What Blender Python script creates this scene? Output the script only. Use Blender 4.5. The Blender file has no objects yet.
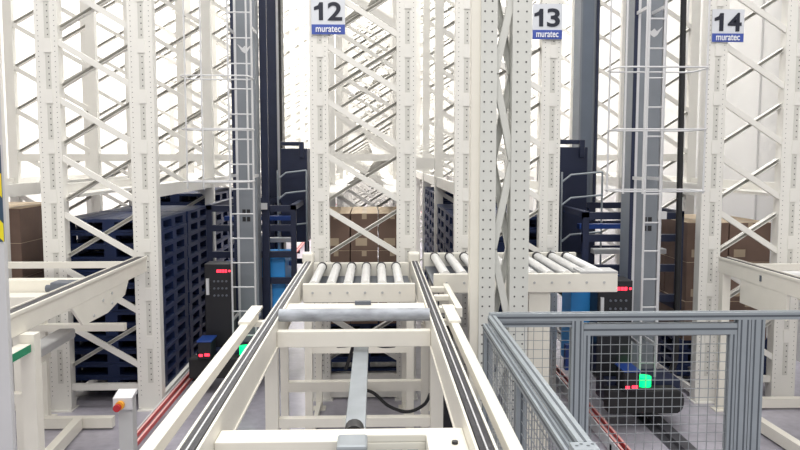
import bpy, math, random
from mathutils import Vector, Matrix
random.seed(7)
S = bpy.context.scene
COL = S.collection
V = Vector

# ------------------------------------------------------------------ materials
def mat(name, col, rough=0.5, metal=0.0, noise=0.04, scale=6.0, emit=None, estr=0.0, spec=None, stretch=None):
    m = bpy.data.materials.new(name); m.use_nodes = True
    nt = m.node_tree; b = nt.nodes['Principled BSDF']
    b.inputs['Roughness'].default_value = rough
    b.inputs['Metallic'].default_value = metal
    if spec is not None: b.inputs['Specular IOR Level'].default_value = spec
    if noise > 0:
        tc = nt.nodes.new('ShaderNodeTexCoord'); mp = nt.nodes.new('ShaderNodeMapping')
        if stretch: mp.inputs['Scale'].default_value = stretch
        n = nt.nodes.new('ShaderNodeTexNoise'); n.inputs['Scale'].default_value = scale; n.inputs['Detail'].default_value = 5
        r = nt.nodes.new('ShaderNodeValToRGB')
        r.color_ramp.elements[0].position = 0.3; r.color_ramp.elements[1].position = 0.7
        r.color_ramp.elements[0].color = tuple(max(0, c * (1 - noise)) for c in col) + (1,)
        r.color_ramp.elements[1].color = tuple(min(1, c * (1 + noise)) for c in col) + (1,)
        nt.links.new(tc.outputs['Object'], mp.inputs[0]); nt.links.new(mp.outputs[0], n.inputs['Vector'])
        nt.links.new(n.outputs['Fac'], r.inputs[0]); nt.links.new(r.outputs[0], b.inputs['Base Color'])
    else:
        b.inputs['Base Color'].default_value = tuple(col) + (1,)
    if emit:
        b.inputs['Emission Color'].default_value = tuple(emit) + (1,)
        b.inputs['Emission Strength'].default_value = estr
    return m

M = {}
M['rack'] = mat('rack_paint', (0.79, 0.775, 0.735), 0.45, noise=0.02)
M['frame'] = mat('frame_paint', (0.66, 0.665, 0.63), 0.45, noise=0.03)
M['cream'] = mat('cream_paint', (0.82, 0.79, 0.71), 0.4, noise=0.025)
M['hole'] = mat('punched_hole', (0.09, 0.088, 0.09), 0.8, noise=0)
M['slot'] = mat('slot_recess', (0.62, 0.61, 0.57), 0.6, noise=0.03)
M['steel'] = mat('brushed_steel', (0.62, 0.63, 0.64), 0.32, 0.85, noise=0.15, scale=20, stretch=(1, 12, 12))
M['zinc'] = mat('zinc_roller', (0.82, 0.82, 0.81), 0.35, 0.2, noise=0.06, scale=9)
M['dull_zinc'] = mat('dull_zinc', (0.34, 0.36, 0.40), 0.5, 0.15, noise=0.35, scale=7, stretch=(1, 3, 3))
M['alu'] = mat('anodised_aluminium', (0.36, 0.40, 0.435), 0.38, 0.35, noise=0.04, scale=10)
M['groove'] = mat('profile_groove', (0.10, 0.115, 0.135), 0.6, noise=0)
M['mast'] = mat('mast_grey', (0.22, 0.24, 0.27), 0.5, 0.1, noise=0.08, scale=2.5)
M['mastd'] = mat('mast_slate', (0.15, 0.18, 0.23), 0.45, 0.15, noise=0.08, scale=2.5)
M['navy'] = mat('navy_paint', (0.012, 0.018, 0.05), 0.45, noise=0.1)
M['blue'] = mat('blue_paint', (0.05, 0.38, 0.95), 0.4, noise=0.08, scale=3)
M['dblue'] = mat('deep_blue_paint', (0.012, 0.05, 0.24), 0.4, noise=0.08, scale=3)
M['black'] = mat('black_plastic', (0.012, 0.012, 0.016), 0.42, noise=0.1)
M['rubber'] = mat('black_rubber', (0.015, 0.015, 0.017), 0.6, noise=0.1)
M['chain'] = mat('chain_steel', (0.035, 0.033, 0.04), 0.6, 0.0, noise=0.3, scale=40)
M['pale'] = mat('pale_steel', (0.66, 0.66, 0.68), 0.4, 0.2, noise=0.03)
M['pallet'] = mat('navy_plastic', (0.010, 0.022, 0.078), 0.5, noise=0.12, scale=3, spec=0.35)
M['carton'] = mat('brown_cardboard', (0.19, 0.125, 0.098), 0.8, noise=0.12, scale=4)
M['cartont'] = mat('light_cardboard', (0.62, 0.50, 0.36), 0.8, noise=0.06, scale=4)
M['tape'] = mat('packing_tape', (0.50, 0.40, 0.29), 0.4, noise=0.05)
M['wire'] = mat('wire_grey', (0.30, 0.32, 0.34), 0.45, 0.3, noise=0)
M['red'] = mat('red_busbar', (0.62, 0.07, 0.065), 0.45, noise=0.06)
M['pink'] = mat('pink_busbar', (0.80, 0.42, 0.40), 0.45, noise=0.04)
M['rail'] = mat('rail_steel', (0.10, 0.10, 0.115), 0.35, 0.3, noise=0.15, scale=12)
M['signw'] = mat('sign_white', (0.66, 0.68, 0.73), 0.4, noise=0.0)
M['signb'] = mat('sign_blue', (0.05, 0.09, 0.38), 0.4, noise=0.0)
M['ink'] = mat('sign_ink', (0.008, 0.01, 0.025), 0.5, noise=0.0)
M['white'] = mat('white_print', (0.85, 0.86, 0.9), 0.5, noise=0.0)
M['yellow'] = mat('safety_yellow', (0.85, 0.72, 0.02), 0.45, noise=0.03)
M['slate'] = mat('slate_blue', (0.035, 0.075, 0.125), 0.5, noise=0.05)
M['orange'] = mat('orange_yellow', (0.80, 0.36, 0.03), 0.45, noise=0.0)
M['estop'] = mat('red_button', (0.45, 0.02, 0.03), 0.35, noise=0.0)
M['green'] = mat('green_strip', (0.02, 0.26, 0.13), 0.5, noise=0.03)
M['tray'] = mat('tray_grey', (0.33, 0.36, 0.39), 0.4, 0.3, noise=0.12, scale=5)
M['grey'] = mat('grey_motor', (0.13, 0.145, 0.175), 0.42, 0.2, noise=0.1)
M['boxgrey'] = mat('box_grey', (0.50, 0.50, 0.50), 0.5, noise=0.03)
M['ledr'] = mat('red_led', (0.3, 0, 0), 0.4, noise=0, emit=(1, 0.03, 0.06), estr=2.5)
M['ledg'] = mat('green_lamp', (0, 0.3, 0.1), 0.4, noise=0, emit=(0.0, 1, 0.22), estr=1.3)

# ------------------------------------------------------------------ mesh builder
class MB:
    def __init__(s): s.v = []; s.f = []; s.i = []; s.sm = []
    def add(s, vs, fs, mi=0, smooth=False):
        n = len(s.v); s.v += [tuple(x) for x in vs]
        for f in fs: s.f.append([n + k for k in f]); s.i.append(mi); s.sm.append(smooth)
        return s
    def box(s, x0, x1, y0, y1, z0, z1, mi=0):
        vs = [(x, y, z) for z in (z0, z1) for y in (y0, y1) for x in (x0, x1)]
        return s.add(vs, [(0, 2, 3, 1), (4, 5, 7, 6), (0, 1, 5, 4), (2, 6, 7, 3), (0, 4, 6, 2), (1, 3, 7, 5)], mi)
    def bar(s, p, q, w, h, up=(0, 0, 1), mi=0):
        p = V(p); q = V(q); d = (q - p).normalized(); u = V(up)
        a = d.cross(u)
        if a.length < 1e-5: a = d.cross(V((0, 1, 0)))
        a.normalize(); b = a.cross(d).normalized()
        vs = [c + a * sa * w / 2 + b * sb * h / 2 for c in (p, q) for sa, sb in ((-1, -1), (1, -1), (1, 1), (-1, 1))]
        return s.add(vs, [(0, 3, 2, 1), (4, 5, 6, 7), (0, 1, 5, 4), (1, 2, 6, 5), (2, 3, 7, 6), (3, 0, 4, 7)], mi)
    def prism(s, poly, axis, a0, a1, mi=0):
        def P(u, w, a):
            return {'x': (a, u, w), 'y': (u, a, w), 'z': (u, w, a)}[axis]
        n = len(poly)
        vs = [P(u, w, a0) for u, w in poly] + [P(u, w, a1) for u, w in poly]
        fs = [tuple(range(n)), tuple(range(2 * n - 1, n - 1, -1))] + [(k, (k + 1) % n, n + (k + 1) % n, n + k)[::-1] for k in range(n)]
        return s.add(vs, fs, mi)
    def tube(s, pts, r, n=8, mi=0, closed=False):
        pts = [V(p) for p in pts]; m = len(pts); vs = []; up = None
        for k, p in enumerate(pts):
            if closed: t = pts[(k + 1) % m] - pts[k - 1]
            else: t = pts[min(k + 1, m - 1)] - pts[max(k - 1, 0)]
            t.normalize()
            if up is None:
                up = t.cross(V((0, 0, 1)))
                if up.length < 0.05: up = t.cross(V((0, 1, 0)))
            up = (up - t * up.dot(t)).normalized(); b = t.cross(up)
            vs += [p + (up * math.cos(2 * math.pi * j / n) + b * math.sin(2 * math.pi * j / n)) * r for j in range(n)]
        fs = []
        for k in range(m if closed else m - 1):
            for j in range(n):
                a = k * n + j; c = k * n + (j + 1) % n; kk = ((k + 1) % m) * n
                fs.append((a, c, kk + (j + 1) % n, kk + j))
        s.add(vs, fs, mi, True)
        if not closed: 
            s.add(vs[:n], [tuple(range(n))[::-1]], mi); s.add(vs[-n:], [tuple(range(n))], mi)
        return s
    def cyl(s, p, q, r, n=16, mi=0): return s.tube([p, q], r, n, mi)
    def disc(s, c, nrm, r, n=8, mi=0):
        c = V(c); nrm = V(nrm).normalized(); a = nrm.orthogonal().normalized(); b = nrm.cross(a)
        return s.add([c + (a * math.cos(2 * math.pi * j / n) + b * math.sin(2 * math.pi * j / n)) * r for j in range(n)], [tuple(range(n))], mi)
    def channel(s, p, q, w, d, t, back, mi=0):
        """C-channel from p to q: web width w, flange depth d, thickness t; web on the side 'back', open the other way."""
        p = V(p); q = V(q); dr = (q - p).normalized(); bk = V(back).normalized(); a = dr.cross(bk).normalized()
        s.bar(p + bk * (d / 2), q + bk * (d / 2), w, t, bk, mi)
        for sg in (-1, 1): s.bar(p + a * sg * (w / 2), q + a * sg * (w / 2), t, d, bk, mi)
        return s
    def mesh(s, name, mats, origin=(0, 0, 0)):
        o = V(origin); me = bpy.data.meshes.new(name)
        me.from_pydata([tuple(V(v) - o) for v in s.v], [], s.f)
        for m in (mats if isinstance(mats, (list, tuple)) else [mats]): me.materials.append(m)
        me.polygons.foreach_set('material_index', s.i); me.polygons.foreach_set('use_smooth', s.sm)
        me.update(); return me
    def build(s, name, mats, parent=None, origin=None, bevel=0.0):
        w = world(parent) if parent else V(origin or (0, 0, 0))
        o = bpy.data.objects.new(name, s.mesh(name, mats, w)); COL.objects.link(o)
        if parent: o.parent = parent
        else: o.location = w
        if bevel:
            b = o.modifiers.new('Bevel', 'BEVEL'); b.width = bevel; b.segments = 2; b.limit_method = 'ANGLE'
        return o
def world(o):
    w = V((0, 0, 0))
    while o: w += o.location; o = o.parent
    return w
def tag(o, label, cat, group=None, kind=None):
    o['label'] = label; o['category'] = cat
    if group: o['group'] = group
    if kind: o['kind'] = kind
    return o
def thing(name, label, cat, loc, group=None):
    o = bpy.data.objects.new(name, None); COL.objects.link(o); o.location = loc; o.empty_display_size = 0.2
    return tag(o, label, cat, group)
def place(me, name, parent, loc):
    o = bpy.data.objects.new(name, me); COL.objects.link(o); o.parent = parent; o.location = V(loc) - world(parent); return o
def struct(name, mb, m):
    o = mb.build(name, m); o['kind'] = 'structure'; return o
def text(name, body, size, mt, parent, c, bold=0.0, width=None, ext=0.003):
    cu = bpy.data.curves.new(name, 'FONT'); cu.body = body; cu.size = size; cu.align_x = 'CENTER'; cu.align_y = 'CENTER'
    cu.extrude = ext; cu.offset = bold; cu.resolution_u = 4
    t = bpy.data.objects.new(name + '_src', cu); COL.objects.link(t); bpy.context.view_layer.update()
    me = bpy.data.meshes.new_from_object(t.evaluated_get(bpy.context.evaluated_depsgraph_get()))
    bpy.data.objects.remove(t); me.name = name
    xs = [v.co.x for v in me.vertices]; ys = [v.co.y for v in me.vertices]
    cx = (min(xs) + max(xs)) / 2; cy = (min(ys) + max(ys)) / 2
    k = width / (max(xs) - min(xs)) if width else 1
    for v in me.vertices: v.co = ((v.co.x - cx) * k, -v.co.z, v.co.y - cy)
    me.materials.clear(); me.materials.append(mt)
    o = bpy.data.objects.new(name, me); COL.objects.link(o); o.parent = parent; o.location = V(c) - world(parent)
    return o

# ------------------------------------------------------------------ setting
def floor_mat():
    m = bpy.data.materials.new('polished_concrete'); m.use_nodes = True; nt = m.node_tree; b = nt.nodes['Principled BSDF']
    tc = nt.nodes.new('ShaderNodeTexCoord'); n = nt.nodes.new('ShaderNodeTexNoise'); n.inputs['Scale'].default_value = 0.9; n.inputs['Detail'].default_value = 8
    n2 = nt.nodes.new('ShaderNodeTexNoise'); n2.inputs['Scale'].default_value = 14; n2.inputs['Detail'].default_value = 4
    mx = nt.nodes.new('ShaderNodeMath'); mx.operation = 'MULTIPLY_ADD'; mx.inputs[1].default_value = 0.25
    r = nt.nodes.new('ShaderNodeValToRGB'); r.color_ramp.elements[0].position = 0.42; r.color_ramp.elements[1].position = 0.78
    r.color_ramp.elements[0].color = (0.22, 0.21, 0.25, 1); r.color_ramp.elements[1].color = (0.50, 0.48, 0.55, 1)
    nt.links.new(tc.outputs['Object'], n.inputs['Vector']); nt.links.new(tc.outputs['Object'], n2.inputs['Vector'])
    nt.links.new(n2.outputs['Fac'], mx.inputs[0]); nt.links.new(n.outputs['Fac'], mx.inputs[2])
    nt.links.new(mx.outputs[0], r.inputs[0]); nt.links.new(r.outputs[0], b.inputs['Base Color'])
    b.inputs['Roughness'].default_value = 0.32
    return m
struct('floor', MB().box(-7.5, 5.2, -1.5, 42.2, -0.1, 0), floor_mat())
WM = mat('white_cladding', (0.84, 0.815, 0.77), 0.7, noise=0.02, scale=0.6)
WR = mat('grey_white_cladding', (0.74, 0.735, 0.73), 0.7, noise=0.02, scale=0.6)
struct('wall_back', MB().box(-7.5, 5.2, 42, 42.2, 0, 12.2), WM)
struct('wall_left', MB().box(-7.5, -7.3, 4, 42, 0, 12.2), WM)
mb = MB().box(5.0, 5.2, 4, 42, 0, 12.2)
for k in range(16): mb.box(4.975, 5.0, 5 + k * 2.4, 5.03 + k * 2.4, 0, 12.2)
struct('wall_right', mb, WR)

# ------------------------------------------------------------------ rack rows
NZ0, NDZ = 0.36, 0.527
TOP = 11.0; NN = int((TOP - NZ0) / NDZ)
def front_upright(w):
    """perforated front upright, local origin at floor centre of the front face"""
    b = MB(); h = w / 2
    b.box(-h + 0.012, h - 0.012, 0, 0.012, 0, TOP)                       # face
    for sg in (-1, 1):
        b.box(min(sg * h, sg * (h - 0.012)), max(sg * h, sg * (h - 0.012)), -0.004, 0.115, 0, TOP)   # side walls
        b.box(sg * (h - 0.03) - 0.012, sg * (h - 0.03) + 0.012, 0.100, 0.115, 0, TOP)
    c = 0.012
    for k in range(10):
        z = 0.27 + k * 0.46
        if z > 5: break
        b.box(c - 0.032, c + 0.032, -0.010, 0, z + 0.33, z + 0.45)       # splice patch
        b.box(c - 0.026, c + 0.022, -0.0035, 0, z, z + 0.325, 2)             # pressed slot
        for j in range(6): b.disc((c + 0.004, -0.0045, z + 0.03 + j * 0.053), (0, -1, 0), 0.0065, 8, 1)
    for j in range(96):
        z = 0.15 + j * 0.046
        for x in (-h + 0.030, h - 0.028):
            b.disc((x, -0.0012, z), (0, -1, 0), 0.0042, 6, 1)
    return b
def rear_upright(w):
    b = MB(); h = w / 2
    b.box(-h, h, 0, 0.01, 0, TOP)
    for sg in (-1, 1): b.box(min(sg * h, sg * (h - 0.01)), max(sg * h, sg * (h - 0.01)), 0.01, 0.09, 0, TOP)
    return b
def rack_row(label, xl, xr, wl, wr, y0, n=14, pitch=2.5, first=0, foot_tie=False):
    cx = (xl + xr) / 2
    root = thing('pallet_rack', label, 'rack', (cx, y0, 0), 'long rows of white storage racks')
    RW = 0.11
    mL = front_upright(wl).mesh('front_upright', [M['rack'], M['hole'], M['slot']])
    mR = front_upright(wr).mesh('front_upright', [M['rack'], M['hole'], M['slot']])
    mk = rear_upright(RW).mesh('upright', M['rack'])
    bp = MB().box(-0.115, 0.115, -0.04, 0.15, 0, 0.012)
    for sx in (-0.095, 0.095): bp.cyl((sx, -0.02, 0.012), (sx, -0.02, 0.035), 0.01, 8)
    bpm = bp.mesh('base_plate', M['rack'])
    a, c = xl + RW * 0.8, xr - RW * 0.8
    m1 = MB().channel((a, 0.028, NDZ), (c, 0.028, 0), 0.050, 0.030, 0.003, (0, -1, 0)).mesh('brace', M['rack'])
    m2 = MB().channel((a, 0.082, 0), (c, 0.082, NDZ), 0.030, 0.072, 0.003, (0, 1, 0)).mesh('brace', M['rack'])
    for me in (m1, m2):
        for v in me.vertices: v.co.x -= cx
    rest = MB(); jobs = []
    for k in range(first, n):
        Y = y0 + k * pitch
        if k == 0:
            place(mL, 'upright', root, (xl + wl / 2, Y, 0)); place(mR, 'upright', root, (xr - wr / 2, Y, 0))
            place(bpm, 'base_plate', root, (xl + wl / 2, Y, 0)); place(bpm, 'base_plate', root, (xr - wr / 2, Y, 0))
            MB().box(xl + wl, xr - wr, Y + 0.03, Y + 0.08, 0.19, 0.25).build('tie_bar', M['rack'], root)
            if foot_tie: MB().box(xl + wl, xr - wr, Y + 0.02, Y + 0.10, 0.02, 0.09).build('tie_bar', M['rack'], root)
        else:
            place(mk, 'upright', root, (xl + RW / 2, Y, 0)); place(mk, 'upright', root, (xr - RW / 2, Y, 0))
            MB().box(xl + RW, xr - RW, Y + 0.01, Y + 0.07, 2.36, 2.45).build('tie_bar', M['rack'], root)
        vis = 2.4 + 0.215 * Y + 0.2
        for i in range(NN):
            for t in (0, 1):
                jobs.append(((0 if NZ0 + i * NDZ < vis else 1), k, i, t, Y))
    jobs.sort()
    for q, (_, k, i, t, Y) in enumerate(jobs):
        z = NZ0 + i * NDZ
        if q < 96: place((m1, m2)[t], 'brace', root, (cx, Y, z))
        elif t == 0: rest.channel((a, Y + 0.028, z + NDZ), (c, Y + 0.028, z), 0.050, 0.030, 0.003, (0, -1, 0))
        else: rest.channel((a, Y + 0.082, z), (c, Y + 0.082, z + NDZ), 0.030, 0.072, 0.003, (0, 1, 0))
    rb = rest.build('far_bracing', M['rack'], root); rb['kind'] = 'stuff'
    ys = y0 + first * pitch + 0.13
    for x, s_ in ((xl + 0.02, 1), (xr - 0.06, -1)):
        MB().box(x, x + 0.04, ys, y0 + (n - 1) * pitch, 2.06, 2.15).box(min(x, x + s_ * .24) + .0, max(x + .04, x + .04 + s_ * .24), ys, y0 + (n - 1) * pitch, 2.03, 2.06).build('support_rail', M['rack'], root)
        MB().box(x, x + 0.04, ys, y0 + (n - 1) * pitch, 0.05, 0.115).build('support_rail', M['rack'], root)
    return root
R_LL = rack_row('white rack row furthest left, its uprights mostly hidden behind the left rack', -4.56, -3.45, 0.20, 0.20, 7.15)
R_L = rack_row('white rack row at left holding the tall stacks of navy pallets', -3.095, -2.035, 0.205, 0.225, 7.15)
R_12 = rack_row('white rack row carrying the aisle 12 sign', -0.627, 0.40, 0.18, 0.19, 7.40, foot_tie=True)
R_13 = rack_row('white rack row carrying the aisle 13 sign', 0.777, 1.805, 0.19, 0.19, 7.40)
R_14 = rack_row('white rack row at right carrying the aisle 14 sign', 3.135, 4.13, 0.20, 0.23, 7.20)
for y in (9.9, 14.9, 19.9):
    MB().box(0.402, 0.774, y + 0.01, y + 0.07, 2.25, 2.40).build('row_spacer', M['rack'], R_12)
    MB().box(-3.447, -3.097, y - 0.24, y - 0.18, 2.36, 2.45).build('row_spacer', M['rack'], R_L)

# ------------------------------------------------------------------ pallets and cartons
def pallet_mesh(W=0.98, D=1.06, H=0.128):
    b = MB(); w = W / 2; d = D / 2
    b.box(-w, w, -d, d, H - 0.030, H)
    for x in (-w + 0.06, 0, w - 0.06):
        for y in (-d + 0.075, 0, d - 0.075):
            b.box(x - 0.058, x + 0.058, y - 0.073, y + 0.073, 0.018, H - 0.030)
    for x in (-w + 0.06, 0, w - 0.06): b.box(x - 0.058, x + 0.058, -d, d, 0, 0.018)
    for y in (-d + 0.05, 0, d - 0.05): b.box(-w, w, y - 0.05, y + 0.05, 0.0005, 0.0185)
    for i in range(7):                                                   # deck ribs
        x = -w + 0.09 + i * (W - 0.18) / 6
        b.box(x - 0.03, x + 0.03, -d + 0.04, d - 0.04, H, H + 0.002)
    return b.mesh('plastic_pallet', M['pallet'])
PM = pallet_mesh()
ORD = ['top', 'second', 'third', 'fourth', 'fifth', 'sixth', 'seventh', 'eighth', 'ninth', 'tenth', 'eleventh', 'twelfth', 'thirteenth', 'fourteenth', 'fifteenth']
def stack(x, y, n, where, z0=0.117):
    for i in range(n):
        o = bpy.data.objects.new('plastic_pallet', PM); COL.objects.link(o)
        o.location = (x + random.uniform(-.006, .006), y + random.uniform(-.006, .006), z0 + i * 0.1303)
        r = n - 1 - i
        tag(o, ('navy plastic pallet topmost of ' if r == 0 else 'navy plastic pallet, %s from top of ' % ORD[r]) + where, 'pallet', 'empty pallets stacked in the racks')
    return z0 + n * 0.1303
stack(-2.585, 7.97, 13, 'the front stack in the left rack')
stack(-2.585, 9.07, 13, 'the second stack back in the left rack')
stack(-2.585, 10.45, 14, 'the third stack back in the left rack')
stack(-2.585, 11.55, 14, 'the rearmost stack in the left rack')
stack(1.29, 8.15, 13, 'the front stack under sign 13')
stack(1.29, 9.25, 13, 'the second stack back under sign 13')
stack(1.29, 10.65, 14, 'the third stack back under sign 13')
stack(1.29, 11.75, 14, 'the rearmost stack under sign 13')

def carton_mesh(w, d, h, name='carton'):
    b = MB(); b.box(-w / 2, w / 2, -d / 2, d / 2, 0, h - 0.004)
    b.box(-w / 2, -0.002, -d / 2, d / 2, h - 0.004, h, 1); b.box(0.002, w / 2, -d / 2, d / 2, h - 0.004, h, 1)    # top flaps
    b.box(-0.025, 0.025, -d / 2 - 0.001, d / 2 + 0.001, h - 0.06, h + 0.001, 2)                                   # tape
    b.box(-w / 2 + 0.05, -w / 2 + 0.17, -d / 2 - 0.001, -d / 2, 0.05, 0.13, 2)                                     # printed patch
    return b.mesh(name, [M['carton'], M['cartont'], M['tape']])
def cartons(x0, x1, y0, y1, zb, zt, nx, ny, nz, where):
    w = (x1 - x0) / nx; d = (y1 - y0) / ny; h = (zt - zb) / nz
    me = carton_mesh(w - 0.012, d - 0.012, h - 0.001)
    cname = {1: ['only'], 2: ['left', 'right'], 3: ['left', 'middle', 'right']}[nx]
    lname = ['top', 'second', 'third', 'fourth', 'lowest']
    dn = ['front', 'rear', 'rearmost']
    for k in range(nz):
        for j in range(ny):
            for i in range(nx):
                o = bpy.data.objects.new('carton', me); COL.objects.link(o)
                o.location = (x0 + (i + .5) * w + random.uniform(-.004, .004), y0 + (j + .5) * d + random.uniform(-.004, .004), zb + k * h)
                tag(o, 'brown carton, %s layer, %s row, %s column, %s' % (lname[nz - 1 - k], dn[j], cname[i], where), 'box', 'brown cartons stored in the racks')
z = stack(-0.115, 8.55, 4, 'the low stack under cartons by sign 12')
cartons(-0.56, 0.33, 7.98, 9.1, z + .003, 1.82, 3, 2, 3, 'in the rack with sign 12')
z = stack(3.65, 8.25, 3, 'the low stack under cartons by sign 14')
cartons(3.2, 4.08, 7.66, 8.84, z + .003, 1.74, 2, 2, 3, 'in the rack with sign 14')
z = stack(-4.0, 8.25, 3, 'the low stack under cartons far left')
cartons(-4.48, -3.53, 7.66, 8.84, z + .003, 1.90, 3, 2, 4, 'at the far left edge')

# ------------------------------------------------------------------ aisle signs
def sign(num, x0, x1, z0, z1, y, label):
    t = thing('aisle_sign', label, 'sign', ((x0 + x1) / 2, y, z0))
    cx = (x0 + x1) / 2; w = x1 - x0; h = z1 - z0; bz = z0 + h * 0.265
    MB().box(x0, x1, y - 0.006, y, z0, z1).build('plate', M['signw'], t)
    band = MB().box(x0 + 0.002, x1 - 0.002, y - 0.009, y - 0.006, z0 + 0.002, bz).build('colour_band', M['signb'], t)
    dz = bz + (z1 - bz) * 0.47; ox = cx - w * 0.24; hh = 0.083
    MB().prism([(ox - 0.012, dz - hh), (ox + 0.028, dz - hh), (ox + 0.028, dz + hh), (ox - 0.006, dz + hh), (ox - 0.020, dz + hh - 0.028), (ox - 0.058, dz + hh - 0.044), (ox - 0.058, dz + hh - 0.074), (ox - 0.012, dz + hh - 0.064)], 'y', y - 0.010, y - 0.006).build('digit', M['ink'], t)
    text('digit', num[1], 0.235, M['ink'], t, (cx + w * 0.20, y - 0.009, dz), 0.005, w * 0.43)
    text('lettering', 'muratec', 0.09, M['white'], band, (cx, y - 0.0125, (z0 + bz) / 2 + 0.002), 0.001, w * 0.74)
sign('12', -0.600, -0.280, 3.570, 3.925, 7.385, 'white aisle sign reading twelve, left of the picture centre')
sign('13', 1.512, 1.800, 3.535, 3.870, 7.385, 'white aisle sign reading thirteen, right of the perforated steel frame')
sign('14', 3.17, 3.475, 3.487, 3.790, 7.185, 'white aisle sign reading fourteen, on the far right rack')

# ------------------------------------------------------------------ stacker cranes
def crane(label, c, Y, side, pdx0, pdx1, lad, gx, hoopr, rear_dx, mw, blue, post, mdx, dz, rm):
    t = thing('stacker_crane', label, 'crane', (c, Y, 0), 'stacker cranes standing in the rack aisles')
    # base
    b = MB().box(c - 0.13, c + 0.13, Y - 0.35, Y + 2.75, 0.16, 0.40)
    b.box(c - 0.46, c + 0.20, Y - 0.42, Y - 0.05, 0.18, 0.42)
    b.build('base_beam', M['navy'], t, bevel=0.01)
    prof = [(c - 0.50, 0.17), (c + 0.11, 0.17), (c + 0.15, 0.20), (c + 0.165, 0.25), (c + 0.165, 0.31), (c + 0.15, 0.355), (c + 0.11, 0.38), (c - 0.50, 0.38)]
    MB().prism(prof, 'y', Y - 0.60, Y - 0.43).build('bumper', M['rubber'], t, bevel=0.012)
    for yy in (Y - 0.15, Y + 2.45):
        w = MB().cyl((c - 0.06, yy, 0.172), (c + 0.06, yy, 0.172), 0.12, 20); w.build('wheel', M['grey'], t)
    # front mast
    k_ = c + mdx; m = MB().box(k_ - mw, k_ + mw, Y, Y + 0.26, 0.38, 10.2)
    m.box(k_ - mw - .004, k_ - mw + 0.03, Y - 0.006, Y, 0.38, 10.2, 1); m.box(k_ - mw + 0.03, k_ - mw + 0.055, Y - 0.006, Y, 0.38, 10.2, 3)
    for z in (1.72, 1.80):
        for x in (-0.018, 0.03): m.box(c + x - 0.018, c + x + 0.018, Y - 0.004, Y, z, z + 0.05, 2)
    m.add([(c - .01, Y - .003, 3.52), (c + .02, Y - .003, 3.50), (c + .05, Y - .003, 3.52), (c + .10, Y - .003, 3.60), (c + .045, Y - .003, 3.555), (c + .02, Y - .003, 3.58), (c - .005, Y - .003, 3.555), (c - .06, Y - .003, 3.60)], [(0, 1, 2, 3, 4, 5, 6, 7)], 3)
    m.build('front_mast', [M['mast'], M['navy'], M['black'], M['pale']], t)
    # rear mast
    rx = c + rear_dx
    m = MB().box(rx - 0.11, rx + 0.05, Y + 2.1, Y + 2.38, 0.38, 10.2)
    m.box(rx + 0.05, rx + 0.085, Y + 2.12, Y + 2.36, 0.38, 10.2, 1); m.box(rx + 0.085, rx + 0.12, Y + 2.1, Y + 2.38, 0.38, 10.2, 2)
    m.box(rx - 0.11, rx - 0.085, Y + 2.09, Y + 2.1, 0.38, 10.2, 3)
    m.build('rear_mast', [M[rm[0]], M[rm[1]], M[rm[2]], M['mast']], t)
    MB().box(c - 0.15, c + 0.15, Y, Y + 2.4, 10.2, 10.45).build('top_beam', M['mastd'], t)
    # ladder with cage
    l0, l1 = c + lad[0], c + lad[1]; ly = Y - 0.32
    for x in (l0, l1): MB().cyl((x, ly, 0.42), (x, ly, 10.0), 0.011, 8).build('ladder_rail', M['pale'], t)
    rm = MB().cyl((l0, ly, 0), (l1, ly, 0), 0.008, 6).mesh('ladder_rung', M['pale'], (l0, ly, 0)); z = 0.55
    while z < 9.9: place(rm, 'ladder_rung', t, (l0, ly, z)); z += 0.255
    for z in (0.7, 2.2, 3.7, 5.2, 6.7, 8.2, 9.7):
        for x in (l0, l1): MB().box(x - 0.008, x + 0.008, ly, Y, z, z + 0.03).build('ladder_bracket', M['pale'], t)
    h0, h1 = c - 0.51, c + hoopr; y0, y1 = ly - 0.36, ly + 0.03
    def loop(z):
        r = 0.09; P = []
        for cx_, cy_, a0 in ((h1 - r, y1 - r, 0), (h0 + r, y1 - r, 90), (h0 + r, y0 + r, 180), (h1 - r, y0 + r, 270)):
            for a in range(0, 91, 30): P.append((cx_ + r * math.cos(math.radians(a0 + a)), cy_ + r * math.sin(math.radians(a0 + a)), z))
        return P
    for z in (2.145, 2.665, 3.178, 4.1, 5.0, 5.9, 6.8, 7.7, 8.6, 9.5):
        MB().tube(loop(z + dz), 0.008, 6, closed=True).build('cage_hoop', M['pale'], t)
    for x, y in ((h0, ly - 0.1), (h0 + 0.06, y0 + 0.01), (h0 + 0.22, y0 - 0.008), (h1 - 0.02, y0 + 0.05)):
        MB().cyl((x, y, 2.1), (x, y, 9.9), 0.009, 6).build('cage_bar', M['pale'], t)
    # control cabinet on the mast foot
    p0, p1 = c + pdx0, c + pdx1
    cb = MB().box(p0, p1, Y - 0.30, Y - 0.05, 0.42, 1.30).build('control_cabinet', M['black'], t, bevel=0.006)
    pw = p1 - p0
    led = MB()
    for k in range(4): led.box(p0 + pw * (0.46 + 0.1 * k), p0 + pw * (0.535 + 0.1 * k), Y - 0.304, Y - 0.30, 1.212, 1.242)
    led.disc((p0 + pw * 0.93, Y - 0.304, 1.228), (0, -1, 0), 0.012, 10)
    led.build('led_display', M['ledr'], cb)
    for r_ in range(3):
        for k in range(4): MB().cyl((p0 + pw * (0.36 + 0.15 * k), Y - 0.312, 1.12 - r_ * 0.075), (p0 + pw * (0.36 + 0.15 * k), Y - 0.30, 1.12 - r_ * 0.075), 0.011, 8).build('button', M['grey'], cb)
    MB().box(p0 + 0.02, p0 + 0.05, Y - 0.325, Y - 0.30, 0.98, 1.15).build('latch', M['pale'], cb)
    # sensor head and lamps on the nose
    s = MB().box(c - 0.39, c - 0.26, Y - 0.66, Y - 0.42, 0.39, 0.56); s.box(c - 0.40, c - 0.25, Y - 0.67, Y - 0.41, 0.56, 0.575, 1)
    s = s.build('sensor_head', [M['black'], M['dblue']], t, bevel=0.004)
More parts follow.
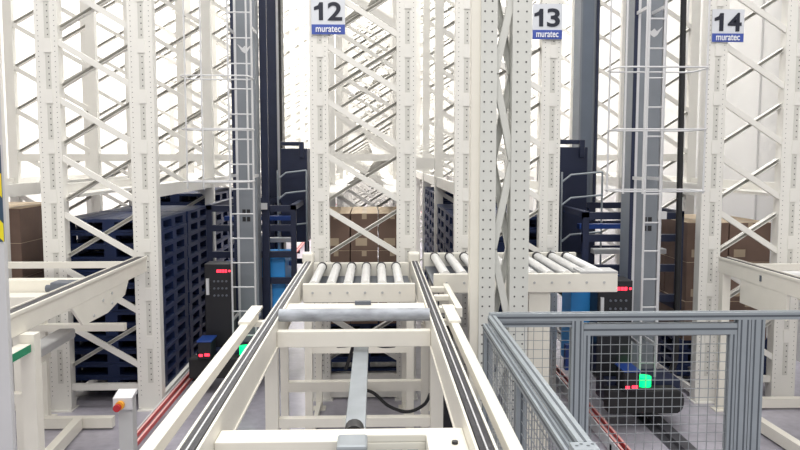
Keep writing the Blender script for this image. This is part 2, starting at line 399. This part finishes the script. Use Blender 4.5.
    MB().box(c - 0.38, c - 0.345, Y - 0.665, Y - 0.66, 0.415, 0.44).box(c - 0.325, c - 0.275, Y - 0.665, Y - 0.66, 0.42, 0.445).build('red_lamp', M['ledr'], s)
    g = c + gx
    bl = MB().box(g - 0.07, g + 0.07, Y - 0.59, Y - 0.45, 0.38, 0.40).build('lamp_base', M['black'], t)
    MB().cyl((g, Y - 0.52, 0.40), (g, Y - 0.52, 0.485), 0.062, 16).build('beacon', M['ledg'], bl)
    # white guide post beside ladder
    (MB().box(c + 0.125, c + 0.205, Y + 0.3, Y + 0.36, 0.40, 9.8) if side > 0 else MB().box(c + post, c + post + 0.03, Y + 0.05, Y + 0.1, 0.40, 9.8)).build('guide_post', M['navy' if side > 0 else 'pale'], t)
    MB().box(c + 0.105, c + 0.19, Y + 0.262 if side > 0 else Y, Y + 0.299 if side > 0 else Y + 0.05, 1.83, 1.90).build('post_bracket', M['pale'], t)
    # lifting carriage between the masts
    cr = MB(); a, e = Y + 0.35, Y + 2.05
    x0, x1 = c - 0.50, c + 0.50
    for z in (0.98, 1.28, 1.58, 1.80): 
        cr.box(x0, x1, a, a + 0.06, z, z + 0.07); cr.box(x0, x1, e - 0.06, e, z, z + 0.07)
    for x in (x0, c - side * 0.02, x1 - 0.06):
        cr.box(x, x + 0.06, a + 0.001, a + 0.059, 0.9, 1.87); cr.box(x, x + 0.06, e - 0.059, e - 0.001, 0.9, 1.87)
    for x in (x0, x1 - 0.06): cr.box(x, x + 0.06, a, e, 0.9, 0.98); cr.box(x, x + 0.06, a, e, 1.82, 1.88)
    cr.build('carriage_frame', M['navy'], t)
    b0, b1 = c + blue[0], c + blue[1]
    fy = a + 0.10 if side > 0 else a - 0.36
    k = MB().box(b0, b1, fy, fy + (0.8 if side > 0 else 0.35), 0.45, 1.27); k.build('fork_housing', M['blue'], t, bevel=0.01)
    k = MB().box(b0 - 0.06, b0 + 0.20, fy - 0.08, fy - 0.005, 0.42, 1.02 if side > 0 else 0.66); k.build('lower_panel', M['dblue'], t)
    pp = MB().tube([(b0 + 0.26, a + 0.05, 0.5), (b0 + 0.26, a + 0.05, 0.98), (b0 + 0.40, a + 0.05, 1.0)], 0.016, 8)
    pp.build('white_pipe', M['pale'], t)
    q0, q1 = (c + 0.22, c + 0.55) if side > 0 else (c - 0.62, c - 0.20)
    qb = MB().box(q0, q1, e - 0.75, e - 0.1, 1.35, 2.52); qb.box(q0, q1 - 0.1, e - 0.78, e - 0.75, 2.55, 2.60); qb.box(q1 - 0.1, q1 - 0.04, e - 0.78, e - 0.74, 2.40, 2.60)
    qb.build('cabin', M['navy'], t, bevel=0.01)
    gr = MB()
    gx0, gx1 = (q0 - 0.02, q1) if side > 0 else (q0 + 0.1, q1 + 0.12)
    for z in (1.55, 1.95, 2.2): gr.tube([(gx0, e - 0.9, z - 0.06), (gx0 + 0.1, e - 0.9, z + 0.02), (gx1, e - 0.9, z + 0.05)], 0.012, 6)
    for x in (gx0, gx1): gr.cyl((x, e - 0.9, 1.0), (x, e - 0.9, 2.25), 0.011, 6)
    gr.build('handrail', M['alu'], t)
    MB().box(c - 0.3, c + 0.45, a + 0.3, a + 0.42, 1.42, 1.47).box(c + 0.02, c + 0.10, a + 0.28, a + 0.42, 1.1, 1.5).build('pallet_guide', M['pale'], t)
    for z in (1.66, 1.12): MB().box(c - 0.4, c + 0.42, a + 0.5, a + 0.6, z, z + 0.05).build('blue_rail', M['dblue'], t)
    return t
crane('grey stacker crane in the left aisle, between pallets and sign 12', -1.39, 8.20, 1, -0.39, -0.11, (-0.10, 0.14), 0.06, 0.16, 0.03, 0.125, (-0.06, 0.36), 0.17, 0.0, 0.02, ('navy', 'pale', 'black'))
crane('grey stacker crane in the right aisle, seen behind the mesh fence', 2.535, 7.00, -1, -0.532, -0.217, (-0.14, 0.0), -0.172, 0.27, 0.012, 0.13, (-0.70, -0.42), 0.13, -0.03, -0.025, ('mastd', 'mast', 'navy'))

for x, lb in ((-1.39, 'left'), (2.535, 'right')):
    r = MB().box(x - 0.035, x + 0.035, 5.3, 40, 0.012, 0.052); r.box(x - 0.11, x + 0.11, 5.3, 40, 0, 0.012)
    tag(r.build('crane_rail', M['rail'], None, (x, 5.3, 0)), 'steel floor rail under the stacker crane in the %s aisle' % lb, 'rail', 'crane rails on the floor')
    bx = x - 0.57
    t = thing('busbar', 'red twin conductor bars along the floor of the %s aisle' % lb, 'conductor bar', (bx, 5.2, 0), 'red conductor bars')
    for k, dx in enumerate((-0.03, 0.03)):
        MB().box(bx + dx - 0.009, bx + dx + 0.009, 5.2, 38, 0.085, 0.118).build('conductor', M['red'], t)
        MB().box(bx + dx - 0.0085, bx + dx + 0.0085, 5.2, 38, 0.118, 0.122).build('conductor_lip', M['pink'], t)
    MB().box(bx - 0.062, bx - 0.05, 5.2, 38, 0.02, 0.12).build('carrier', M['pale'], t)
    for k in range(12):
        MB().box(bx - 0.062, bx + 0.06, 5.9 + k * 2.2, 5.95 + k * 2.2, 0, 0.085).build('bracket', M['black'], t)

pts = [(2.86, 7.25, 9.5), (2.955, 7.25, 0.62)] + [(2.955 - 0.16 + 0.16 * math.cos(a), 7.25, 0.47 - 0.25 * math.sin(a)) for a in [math.radians(x) for x in (0, 20, 45, 70, 90, 110)]]
tag(MB().tube(pts, 0.029, 10).build('power_cable', M['rubber'], None, (2.9, 7.25, 0)), 'thick black cable hanging down the right aisle beside the crane', 'cable')

# ------------------------------------------------------------------ central chain conveyor
T = thing('chain_conveyor', 'cream chain conveyor running toward the camera in the middle', 'conveyor', (-0.12, 4.6, 0))
ZT = 1.42
def chain_rail(x, sg):
    b = MB()
    b.box(x - 0.038, x + 0.038, 1.2, 7.30, 1.26, 1.395); b.box(x - 0.038, x - 0.028, 1.2, 7.30, 1.395, ZT); b.box(x + 0.028, x + 0.038, 1.2, 7.30, 1.395, ZT)
    b.box(x - 0.045, x + 0.045, 1.2, 7.30, 1.25, 1.26)
    r = b.build('chain_rail', M['cream'], T)
    MB().box(x - 0.024, x - 0.004, 1.2, 7.25, 1.395, ZT + 0.002).box(x + 0.004, x + 0.024, 1.2, 7.25, 1.395, ZT + 0.002).build('chain', M['chain'], r)
    MB().box(x - 0.003, x + 0.003, 1.2, 7.25, 1.395, ZT + 0.006).build('wear_strip', M['pale'], r)
    MB().box(x - 0.06, x + 0.05, 7.18, 7.32, 1.40, 1.50).build('end_cap', M['cream'], r, bevel=0.02)
chain_rail(-0.635, 1); chain_rail(0.375, -1)
for x in (-0.775, 0.475):
    MB().box(x - 0.024, x + 0.024, 1.2, 4.85, 1.365, 1.42).build('guide_beam', M['cream'], T, bevel=0.004)
    MB().box(x - 0.036, x + 0.036, 4.45, 4.95, 1.42, 1.435).build('guide_cap', M['cream'], T)
    for y in (2.2, 4.78):
        MB().box(min(x, x + (0.10 if x < 0 else -0.06)), max(x, x + (0.10 if x < 0 else -0.06)), y, y + 0.06, 1.33, 1.364).build('guide_bracket', M['cream'], T)
# cross members
MB().cyl((-0.596, 4.66, 1.43), (0.336, 4.66, 1.43), 0.040, 20).build('cross_roller', M['dull_zinc'], T)
MB().box(-0.596, 0.336, 4.93, 5.20, 1.375, 1.40).build('cross_plate', M['cream'], T, bevel=0.004)
MB().box(-0.14, -0.03, 5.12, 5.16, 1.401, 1.425).build('stop_tab', M['grey'], T)
MB().box(-0.596, 0.336, 4.54, 4.60, 1.255, 1.355).build('cross_beam', M['cream'], T, bevel=0.005)
b = MB().box(-0.596, 0.336, 2.80, 2.87, 1.325, 1.355); b.box(-0.596, -0.05, 2.74, 2.80, 1.10, 1.355); b.box(-0.05, 0.19, 2.80, 2.86, 1.27, 1.325); b.box(0.19, 0.336, 2.50, 2.80, 1.325, 1.355); b.box(0.19, 0.22, 2.50, 2.80, 1.10, 1.325)
b.build('cross_beam', M['cream'], T, bevel=0.004)
for y in (2.70, 2.60): MB().cyl((0.29, y, 1.356), (0.29, y, 1.366), 0.012, 10).build('bolt', M['black'], T)
# legs and lower frames
def cleg(x, y, w, zt):
    MB().box(x - w / 2, x + w / 2, y - w / 2, y + w / 2, 0.012, zt).box(x - w / 2 - .03, x + w / 2 + .03, y - w / 2 - .03, y + w / 2 + .03, 0, 0.012).build('leg', M['cream'], T)
for x in (-0.637, 0.377):
    cleg(x, 4.60, 0.078, 1.249); cleg(x, 2.15, 0.078, 1.249)
for x in (-0.635, 0.345): cleg(x, 5.22, 0.052, 1.249)
MB().box(-0.597, 0.337, 4.57, 4.63, 0.745, 0.80).build('tie_beam', M['cream'], T)
MB().box(-0.608, 0.318, 5.19, 5.25, 0.775, 0.845).build('tie_beam', M['cream'], T)
MB().box(-0.596, 0.336, 5.19, 5.25, 1.28, 1.33).build('tie_beam', M['cream'], T)
# drive: cable tray, gear motor, black drive unit at the right rail
MB().box(-0.135, -0.045, 3.02, 4.90, 1.16, 1.225).build('cable_tray', M['tray'], T, bevel=0.004)
m = MB().box(-0.135, -0.035, 2.62, 2.735, 1.26, 1.35).box(-0.14, -0.03, 2.61, 2.737, 1.35, 1.385, 1).build('gear_motor', [M['grey'], M['tray']], T, bevel=0.010)
MB().cyl((-0.085, 2.88, 1.325), (-0.085, 2.96, 1.325), 0.038, 14).build('motor_cap', M['black'], m)
MB().box(-0.11, -0.06, 2.96, 3.02, 1.18, 1.33).build('motor_bracket', M['tray'], m)
for k in range(3): MB().box(0.0 + k * 0.06, 0.04 + k * 0.06, 2.66, 2.79, 1.24, 1.30).build('terminal', M['tray'], T)
MB().box(-0.04, 0.185, 2.60, 2.79, 1.20, 1.23).build('motor_plate', M['tray'], T)
MB().box(0.435, 0.52, 5.0, 5.35, 1.15, 1.34).box(0.44, 0.50, 4.9, 5.0, 1.10, 1.25).build('drive_unit', M['black'], T, bevel=0.01)
for y in (4.98, 5.4, 5.76):
    MB().box(0.425, 0.56, y, y + 0.07, 1.37, 1.41).build('drive_bracket', M['cream'], T, bevel=0.006)
MB().box(0.53, 0.57, 4.9, 5.88, 1.36, 1.42).build('drive_guard', M['cream'], T)
MB().box(0.455, 0.535, 4.96, 5.03, 0.55, 1.1).build('sensor_box', M['black'], T, bevel=0.006)
# black hoses
def hose(pts, r, label, name='hose'):
    P = []
    for k in range(len(pts) - 1):
        a, b_ = V(pts[k]), V(pts[k + 1]); p_ = V(pts[max(k - 1, 0)]); n_ = V(pts[min(k + 2, len(pts) - 1)])
        for j in range(8):
            u = j / 8; P.append(0.5 * ((2 * a) + (b_ - p_) * u + (2 * p_ - 5 * a + 4 * b_ - n_) * u * u + (3 * a - p_ - 3 * b_ + n_) * u ** 3))
    P.append(V(pts[-1])); return MB().tube(P, r, 8)
for P, lb in (([(-0.12, 5.2, 0.79), (-0.02, 5.15, 0.78), (0.09, 5.1, 0.70), (0.22, 5.08, 0.665), (0.33, 5.06, 0.72), (0.37, 5.04, 0.80)], 'black hose sagging in front of the right leg under the conveyor'),
              ([(-0.24, 4.75, 1.21), (-0.17, 4.85, 1.19), (-0.06, 4.88, 1.20), (0.04, 4.86, 1.18), (0.12, 4.75, 1.21)], 'black cable looped under the conveyor cross beam'),
              ([(-0.14, 4.9, 1.2), (-0.17, 4.98, 1.08), (-0.20, 5.0, 0.99)], 'short black cable end hanging beside the grey cable tray'),
              ([(-0.28, 4.85, 0.70), (-0.20, 4.82, 0.71), (-0.16, 4.85, 0.69), (-0.11, 4.84, 0.72)], 'short crinkled black cable on the lower conveyor frame')):
    hose(P, 0.012, lb).build('hose', M['rubber'], T)

# ------------------------------------------------------------------ roller beds
def roller_bed(label, x0, x1, y0, y1, zt, n, xs, legs, rr=0.038):
    t = thing('roller_conveyor', label, 'conveyor', ((x0 + x1) / 2, y0, 0), 'short cream roller conveyors before the racks')
    b = MB().box(x0, x1, y0, y0 + 0.05, zt - 0.15, zt)
    f = b.build('front_beam', M['cream'], t, bevel=0.005)
    bo = MB()
    for k in range(n): bo.cyl((xs + k * 0.139, y0 - 0.006, zt - 0.07), (xs + k * 0.139, y0, zt - 0.07), 0.010, 8)
    bo.build('axle_bolts', M['boxgrey'], f)
    MB().box(x0, x1, y1 - 0.05, y1, zt - 0.15, zt + 0.01).build('rear_beam', M['cream'], t, bevel=0.005)
    for k in range(n):
        x = xs + k * 0.139
        r = MB().cyl((x, y0 + 0.055, zt - 0.02), (x, y1 - 0.055, zt - 0.02), rr, 18).build('roller', M['zinc'], t)
        MB().cyl((x, y1 - 0.12, zt - 0.02), (x, y1 - 0.07, zt - 0.02), rr + 0.006, 18).build('sprocket', M['chain'], r)
    MB().box(x0 + 0.01, x1 - 0.01, y0 + 0.05, y1 - 0.05, zt - 0.145, zt - 0.115).build('drip_tray', M['grey'], t)
    for x, y, w in legs:
        MB().box(x - w / 2, x + w / 2, y - 0.035, y + 0.035, 0.012, zt - 0.15).box(x - w / 2 - .03, x + w / 2 + .03, y - .06, y + .06, 0, 0.012).build('leg', M['cream'], t)
    return t
t = roller_bed('short cream roller conveyor below sign 12 with six rollers', -0.578, 0.318, 6.0, 7.2, 1.40, 6, -0.50, [(-0.54, 6.05, 0.06), (0.28, 6.05, 0.06), (-0.54, 7.14, 0.06), (0.28, 7.14, 0.06)])
MB().box(-0.51, 0.25, 6.03, 6.08, 0.83, 0.92).build('cross_tie', M['cream'], t)
for x in (-0.54, 0.28): MB().box(x - .02, x + .02, 6.085, 7.105, 0.03, 0.08).build('side_tie', M['cream'], t)
t = roller_bed('long cream roller conveyor right of centre, beneath sign 13', 0.46, 1.92, 5.9, 7.2, 1.49, 10, 0.56, [(1.305, 5.96, 0.17), (1.50, 6.9, 0.09), (0.55, 5.96, 0.08), (0.55, 7.1, 0.08)])
MB().box(1.62, 1.92, 5.90, 6.12, 1.491, 1.506).build('grey_plate', M['boxgrey'], t)
MB().box(1.34, 1.6, 6.94, 6.98, 0.5, 1.34).build('back_panel', M['cream'], t)

# ------------------------------------------------------------------ perforated foreground frame
T2 = thing('support_frame', 'perforated cream steel frame standing close behind the fence corner', 'frame', (0.83, 5.0, 0))
def perf(x0, x1, cols, y):
    b = MB(); b.box(x0, x1, y, y + 0.012, 0.012, 5.2); b.box(x0, x0 + 0.012, y + .012, y + 0.14, 0.012, 5.2); b.box(x1 - 0.012, x1, y + .012, y + 0.14, 0.012, 5.2)
    z = 0.25
    while z < 5.0:
        for c in cols: b.disc((c, y - 0.0012, z), (0, -1, 0), 0.0062, 10, 1)
        z += 0.0645
    return b
perf(0.692, 0.797, (0.715, 0.763), 5.0).build('upright', [M['frame'], M['hole']], T2)
b = MB().box(0.635, 0.692, 5.03, 5.045, 0.012, 5.2).box(0.635, 0.647, 5.045, 5.14, 0.012, 5.2); b.build('plain_post', M['cream'], T2)
perf(0.898, 1.022, (0.930, 0.987), 5.0).build('upright', [M['frame'], M['hole']], T2)
MB().box(0.60, 0.83, 4.97, 5.18, 0, 0.012).build('base_plate', M['cream'], T2); MB().box(0.86, 1.06, 4.97, 5.18, 0, 0.012).build('base_plate', M['cream'], T2)
nodes = [0.15, 0.70, 1.25, 1.79, 2.38, 2.95, 3.5, 4.05, 4.6]
for i in range(len(nodes) - 1):
    za, zb = nodes[i], nodes[i + 1]
    l, r = 0.79, 0.91
    p, q = ((l, 5.05, za), (r, 5.05, zb)) if i % 2 == 1 else ((r, 5.05, za), (l, 5.05, zb))
    MB().channel(p, q, 0.042, 0.035, 0.004, (0, -1, 0)).build('brace', M['frame'], T2)
    p, q = ((l, 5.11, zb), (r, 5.11, za)) if i % 2 == 1 else ((r, 5.11, zb), (l, 5.11, za))
    MB().channel(p, q, 0.045, 0.035, 0.004, (0, 1, 0)).build('brace', M['frame'], T2)

# ------------------------------------------------------------------ mesh fence
def profile_post(x, y, z0, z1, w, parent, name='post', d=None):
    d = d or w
    b = MB().box(x - w / 2, x + w / 2, y - d / 2, y + d / 2, z0, z1)
    n = max(1, round(w / 0.04))
    for k in range(n):
        c = x - w / 2 + (k + 0.5) * w / n
        b.box(c - 0.005, c + 0.005, y - d / 2 - 0.001, y - d / 2, z0, z1, 1)
    for s_ in (-1, 1): b.box(min(x + s_ * w / 2, x + s_ * (w / 2 + .001)), max(x + s_ * w / 2, x + s_ * (w / 2 + .001)), y - .005, y + .005, z0, z1, 1)
    return b.build(name, [M['alu'], M['groove']], parent)
def rail_x(x0, x1, y, z0, z1, parent, name='rail', d=0.04):
    b = MB().box(x0, x1, y - d / 2, y + d / 2, z0, z1); m = (z0 + z1) / 2
    b.box(x0, x1, y - d / 2 - 0.001, y - d / 2, m - 0.006, m + 0.006, 1); b.box(x0, x1, y - .005, y + .005, z1, z1 + 0.001, 1)
    return b.build(name, [M['alu'], M['groove']], parent)
def rail_y(x, y0, y1, z0, z1, parent, name='rail', d=0.04):
    b = MB().box(x - d / 2, x + d / 2, y0, y1, z0, z1); m = (z0 + z1) / 2
    for s_ in (-1, 1): b.box(min(x + s_ * d / 2, x + s_ * (d / 2 + .001)), max(x + s_ * d / 2, x + s_ * (d / 2 + .001)), y0, y1, m - .006, m + .006, 1)
    b.box(x - .005, x + .005, y0, y1, z1, z1 + .001, 1)
    return b.build(name, [M['alu'], M['groove']], parent)
FY = 4.32
def mesh_x(x0, x1, y, z0, z1, parent, r=0.0018):
    b = MB(); k = 0
    while x0 + 0.02 + k * 0.0535 < x1: b.box(x0 + 0.02 + k * .0535 - r, x0 + 0.02 + k * .0535 + r, y - r, y + r, z0, z1); k += 1
    k = 0
    while z0 + 0.02 + k * 0.0535 < z1: b.box(x0, x1, y - 2 * r, y, z0 + .02 + k * .0535 - r, z0 + .02 + k * .0535 + r); k += 1
    return b.build('mesh', M['wire'], parent)
def mesh_y(y0, y1, x, z0, z1, parent, r=0.0018):
    b = MB(); k = 0
    while y0 + 0.02 + k * 0.0535 < y1: b.box(x - r, x + r, y0 + 0.02 + k * .0535 - r, y0 + 0.02 + k * .0535 + r, z0, z1); k += 1
    k = 0
    while z0 + 0.02 + k * 0.0535 < z1: b.box(x - 2 * r, x, y0, y1, z0 + .02 + k * .0535 - r, z0 + .02 + k * .0535 + r); k += 1
    return b.build('mesh', M['wire'], parent)
t = thing('safety_fence', 'grey aluminium fence across the right, with a posts and mesh panels', 'fence', (1.6, FY, 0))
t['label'] = 'grey aluminium mesh fence across the right side, with a double post'
profile_post(1.170, FY, 0, 1.462, 0.066, t, d=0.06)
profile_post(2.15, FY, 0, 1.462, 0.075, t, d=0.06); profile_post(2.232, FY, 0, 1.462, 0.08, t, d=0.06)
profile_post(3.1, FY, 0, 1.462, 0.075, t, d=0.06)
rail_x(0.66, 3.14, FY, 1.462, 1.505, t, d=0.06)
rail_x(0.69, 1.137, FY, 0.10, 0.14, t); rail_x(2.275, 3.06, FY, 0.10, 0.14, t)
rail_x(0.69, 1.137, FY, 1.425, 1.461, t)
mesh_x(0.69, 1.137, FY + .02, 0.14, 1.425, t, 0.0014); 
dl = rail_x(1.206, 2.11, FY, 1.375, 1.44, t, 'door_frame', 0.05)
for x in (1.226, 2.09): profile_post(x, FY, 0.12, 1.375, 0.04, dl, 'door_stile', 0.05)
rail_x(1.246, 2.07, FY, 0.12, 0.17, dl, 'door_rail', 0.05)
mesh_x(1.246, 2.07, FY, 0.17, 1.375, dl)
t = thing('safety_fence', 'grey aluminium mesh fence side running toward the camera beside the conveyor', 'fence', (0.645, 3.2, 0))
FX = 0.645
for y in (4.28, 3.28, 2.30): profile_post(FX, y, 0, 1.42, 0.05, t)
rail_y(FX + 0.022, 2.33, 4.28, 1.46, 1.50, t, d=0.045); rail_y(FX - 0.018, 2.33, 4.25, 1.42, 1.46, t, d=0.03)
rail_y(FX + 0.022, 1.4, 2.26, 1.46, 1.50, t, d=0.045)
b = MB().box(FX - 0.03, FX + 0.05, 2.262, 2.328, 1.421, 1.50, 0)
for k in range(4): b.disc((FX - 0.015 + k * 0.018, 2.295 + (k % 2) * 0.014, 1.501), (0, 0, 1), 0.006, 8, 1)
b.build('corner_joint', [M['alu'], M['groove']], t)
mesh_y(3.31, 4.25, FX, 0.15, 1.42, t); mesh_y(2.33, 3.25, FX, 0.15, 1.42, t)
rail_y(FX, 3.31, 4.25, 0.10, 0.15, t); rail_y(FX, 2.33, 3.25, 0.10, 0.15, t)

# ------------------------------------------------------------------ left conveyor
T3 = thing('transfer_conveyor', 'cream conveyor frame at far left in front of the pallet rack', 'conveyor', (-2.4, 5.6, 0))
b = MB().box(-2.205, -2.115, 4.15, 7.05, 1.355, 1.475); b.box(-2.12, -2.105, 4.15, 7.05, 1.475, 1.50); b.box(-2.205, -2.195, 4.15, 7.05, 1.475, 1.50)
r = b.build('side_beam', M['cream'], T3, bevel=0.003)
MB().box(-2.185, -2.13, 4.15, 7.03, 1.475, 1.495).build('chain', M['chain'], r)
MB().prism([(5.30, 1.355), (5.50, 1.19), (6.0, 1.18), (6.42, 1.25), (6.52, 1.355)], 'x', -2.135, -2.115).build('bracket_plate', M['cream'], T3)
MB().box(-3.48, -3.4, 4.15, 7.05, 1.27, 1.47).build('side_beam', M['cream'], T3)
bo = MB()
for y, z in ((5.7, 1.22), (6.1, 1.24), (6.1, 1.32), (5.9, 1.30)): bo.cyl((-2.115, y, z), (-2.108, y, z), 0.012, 8)
bo.build('plate_bolts', M['boxgrey'], T3)
MB().box(-3.4, -2.216, 6.28, 6.40, 1.27, 1.40).build('cross_beam', M['cream'], T3, bevel=0.004)
MB().box(-3.4, -2.216, 5.62, 5.70, 1.27, 1.38).build('cross_beam', M['cream'], T3, bevel=0.004)
MB().box(-3.4, -2.216, 5.72, 6.26, 1.27, 1.30).build('deck_plate', M['cream'], T3)
for k in range(2): MB().cyl((-3.35, 4.5 + k * 0.5, 1.36), (-2.22, 4.5 + k * 0.5, 1.36), 0.035, 16).build('roller', M['zinc'], T3)
m = MB().box(-2.57, -2.39, 6.02, 6.18, 1.301, 1.42).build('gear_motor', M['grey'], T3, bevel=0.012)
MB().cyl((-2.63, 6.1, 1.36), (-2.57, 6.1, 1.36), 0.03, 14).build('motor_cap', M['grey'], m)
def leg(x, y, w, zt, parent):
    MB().box(x - w / 2, x + w / 2, y - w / 2, y + w / 2, 0.012, zt).box(x - w / 2 - .04, x + w / 2 + .04, y - w / 2 - .04, y + w / 2 + .04, 0, 0.012).build('leg', M['cream'], parent)
leg(-2.07, 4.55, 0.085, 1.354, T3); leg(-2.43, 5.2, 0.075, 1.269, T3); leg(-3.05, 6.97, 0.06, 1.269, T3)
MB().box(-3.4, -2.206, 6.95, 7.01, 1.40, 1.455).build('rear_beam', M['cream'], T3)
MB().box(-3.30, -2.30, 6.93, 7.00, 0.82, 0.885).build('cross_tie', M['cream'], T3)
MB().box(-2.9, -2.115, 4.52, 4.58, 0.93, 0.99).build('cross_tie', M['cream'], T3)
MB().box(-3.02, -2.33, 6.62, 6.70, 0.02, 0.11).build('floor_beam', M['cream'], T3)
MB().bar((-2.62, 6.6, 0.07), (-2.52, 5.2, 0.07), 0.07, 0.10).build('floor_beam', M['cream'], T3)
MB().box(-2.46, -2.40, 5.24, 5.6, 0.93, 0.984).build('tube_bracket', M['cream'], T3)
MB().box(-2.50, -2.37, 5.24, 6.0, 0.985, 1.06).build('motor_tube', M['boxgrey'], T3, bevel=0.015)
b = MB().box(-2.12, -2.045, 3.3, 4.50, 1.25, 1.30); b.box(-2.046, -2.044, 3.3, 4.50, 1.252, 1.298, 1); b.box(-2.115, -2.05, 3.3, 4.50, 1.30, 1.302, 0)
b.build('green_strip', [M['cream'], M['green']], T3)
b = MB().bar((-2.12, 4.25, 1.41), (-2.22, 3.4, 1.36), 0.10, 0.05); b.build('nose_plate', M['cream'], T3)
MB().box(-2.29, -2.21, 4.5, 4.6, 1.42, 1.51).build('sensor', M['pale'], T3, bevel=0.006)

# ------------------------------------------------------------------ right conveyor
T4 = thing('transfer_conveyor', 'cream conveyor frame at far right in front of the aisle 14 rack', 'conveyor', (3.4, 6.4, 0))
b = MB().box(3.26, 3.35, 4.9, 7.06, 1.32, 1.445); b.box(3.255, 3.27, 4.9, 7.06, 1.445, 1.47); b.box(3.34, 3.35, 4.9, 7.06, 1.445, 1.47)
r = b.build('side_beam', M['cream'], T4, bevel=0.003)
MB().box(3.28, 3.33, 4.9, 7.04, 1.445, 1.463).build('chain', M['chain'], r)
MB().box(3.262, 3.285, 5.85, 6.62, 1.11, 1.32).build('bracket_plate', M['cream'], T4)
MB().box(3.35, 4.2, 7.0, 7.06, 1.34, 1.40).build('cross_beam', M['cream'], T4); MB().box(3.35, 4.2, 5.75, 5.85, 1.28, 1.39).build('cross_beam', M['cream'], T4)
leg(3.30, 7.0, 0.075, 1.319, T4)
MB().bar((3.36, 6.9, 0.07), (3.42, 5.2, 0.07), 0.07, 0.10).build('floor_beam', M['cream'], T4)
MB().box(3.40, 4.1, 6.96, 7.03, 0.02, 0.11).build('floor_beam', M['cream'], T4)
MB().box(3.256, 3.261, 6.25, 6.28, 1.36, 1.41).build('latch_plate', M['grey'], T4)
for k in range(2): MB().cyl((3.355, 6.2 + k * 0.4, 1.36), (4.2, 6.2 + k * 0.4, 1.36), 0.035, 16).build('roller', M['zinc'], T4)
MB().box(4.2, 4.28, 4.9, 7.06, 1.32, 1.47).build('side_beam', M['cream'], T4)
leg(4.24, 7.0, 0.075, 1.319, T4)
MB().box(3.40, 3.62, 5.2, 5.45, 1.14, 1.19).build('drive_cover', M['dblue'], T4, bevel=0.01)

# ------------------------------------------------------------------ emergency stop pedestal, striped post
t = thing('stop_pedestal', 'slim pale pedestal with a red emergency stop button, lower left', 'pedestal', (-1.52, 4.55, 0))
MB().box(-1.553, -1.468, 4.52, 4.60, 0.01, 0.96).box(-1.59, -1.43, 4.46, 4.64, 0, 0.01).build('column', M['boxgrey'], t, bevel=0.003)
MB().prism([(4.5, 0.895), (4.5, 0.965), (4.61, 0.99), (4.61, 0.961), (4.519, 0.961), (4.519, 0.895)], 'x', -1.575, -1.462).build('head_box', M['pale'], t)
k = MB().cyl((-1.53, 4.475, 0.925), (-1.53, 4.4995, 0.925), 0.026, 18).build('button_collar', M['orange'], t)
MB().cyl((-1.538, 4.45, 0.918), (-1.538, 4.475, 0.918), 0.022, 18).build('button', M['estop'], k)
t = thing('guard_post', 'striped yellow and slate guard post cut by the left picture edge', 'post', (-1.5, 3.0, 0))
b = MB().box(-1.56, -1.426, 2.95, 2.98, 0.0, 3.4); b.build('column', M['pale'], t, bevel=0.004)
b = MB().box(-1.564, -1.422, 2.945, 2.95, 2.08, 2.45)
for k in range(3):
    z = 2.06 + k * 0.19
    poly = [(-1.564, z + 0.17), (-1.422, z), (-1.422, z + 0.09), (-1.564, z + 0.26)]
    poly = [(x, min(max(zz, 2.08), 2.45)) for x, zz in poly]
    b.prism(poly, 'y', 2.9425, 2.945, 1)
b.build('hazard_band', [M['slate'], M['yellow']], t)

# ------------------------------------------------------------------ camera
cam = bpy.data.cameras.new('camera'); co = bpy.data.objects.new('camera', cam); COL.objects.link(co)
PITCH = math.atan(67 / 760.); YAW = math.atan(25 / math.hypot(760, 67))
cam.sensor_width = 36; cam.lens = 36 * 760 / 800; cam.clip_start = 0.05; cam.clip_end = 200
co.location = (0, 0, 2.4); co.rotation_euler = (math.pi / 2 - PITCH, 0, -YAW)
S.camera = co

# ------------------------------------------------------------------ light
def area(name, loc, sx, sy, power, rot=(0, 0, 0), col=(1, 1, 1)):
    l = bpy.data.lights.new(name, 'AREA'); l.shape = 'RECTANGLE'; l.size = sx; l.size_y = sy; l.energy = power; l.color = col
    o = bpy.data.objects.new(name, l); COL.objects.link(o); o.location = loc; o.rotation_euler = rot; return o
for x in (-5.4, -1.4, 2.5, 4.6):
    area('high_bay_lamp', (x, 26, 11.6), 0.6, 30, 1600, col=(1, 0.985, 0.96))
area('front_hall_lamp', (0, -2.0, 8.5), 10, 3, 360, rot=(math.radians(38), 0, 0), col=(1, 0.98, 0.95))
area('front_bay_lamp', (-0.2, 4.2, 9.0), 6, 2.5, 260, col=(1, 0.985, 0.96))
w = bpy.data.worlds.new('hall_daylight'); S.world = w; w.use_nodes = True
w.node_tree.nodes['Background'].inputs[0].default_value = (1, 0.985, 0.96, 1)
w.node_tree.nodes['Background'].inputs[1].default_value = 0.35
S.view_settings.view_transform = 'Standard'; S.view_settings.look = 'None'; S.view_settings.gamma = 1; S.view_settings.use_curve_mapping = False
S.view_settings.exposure = 0.5
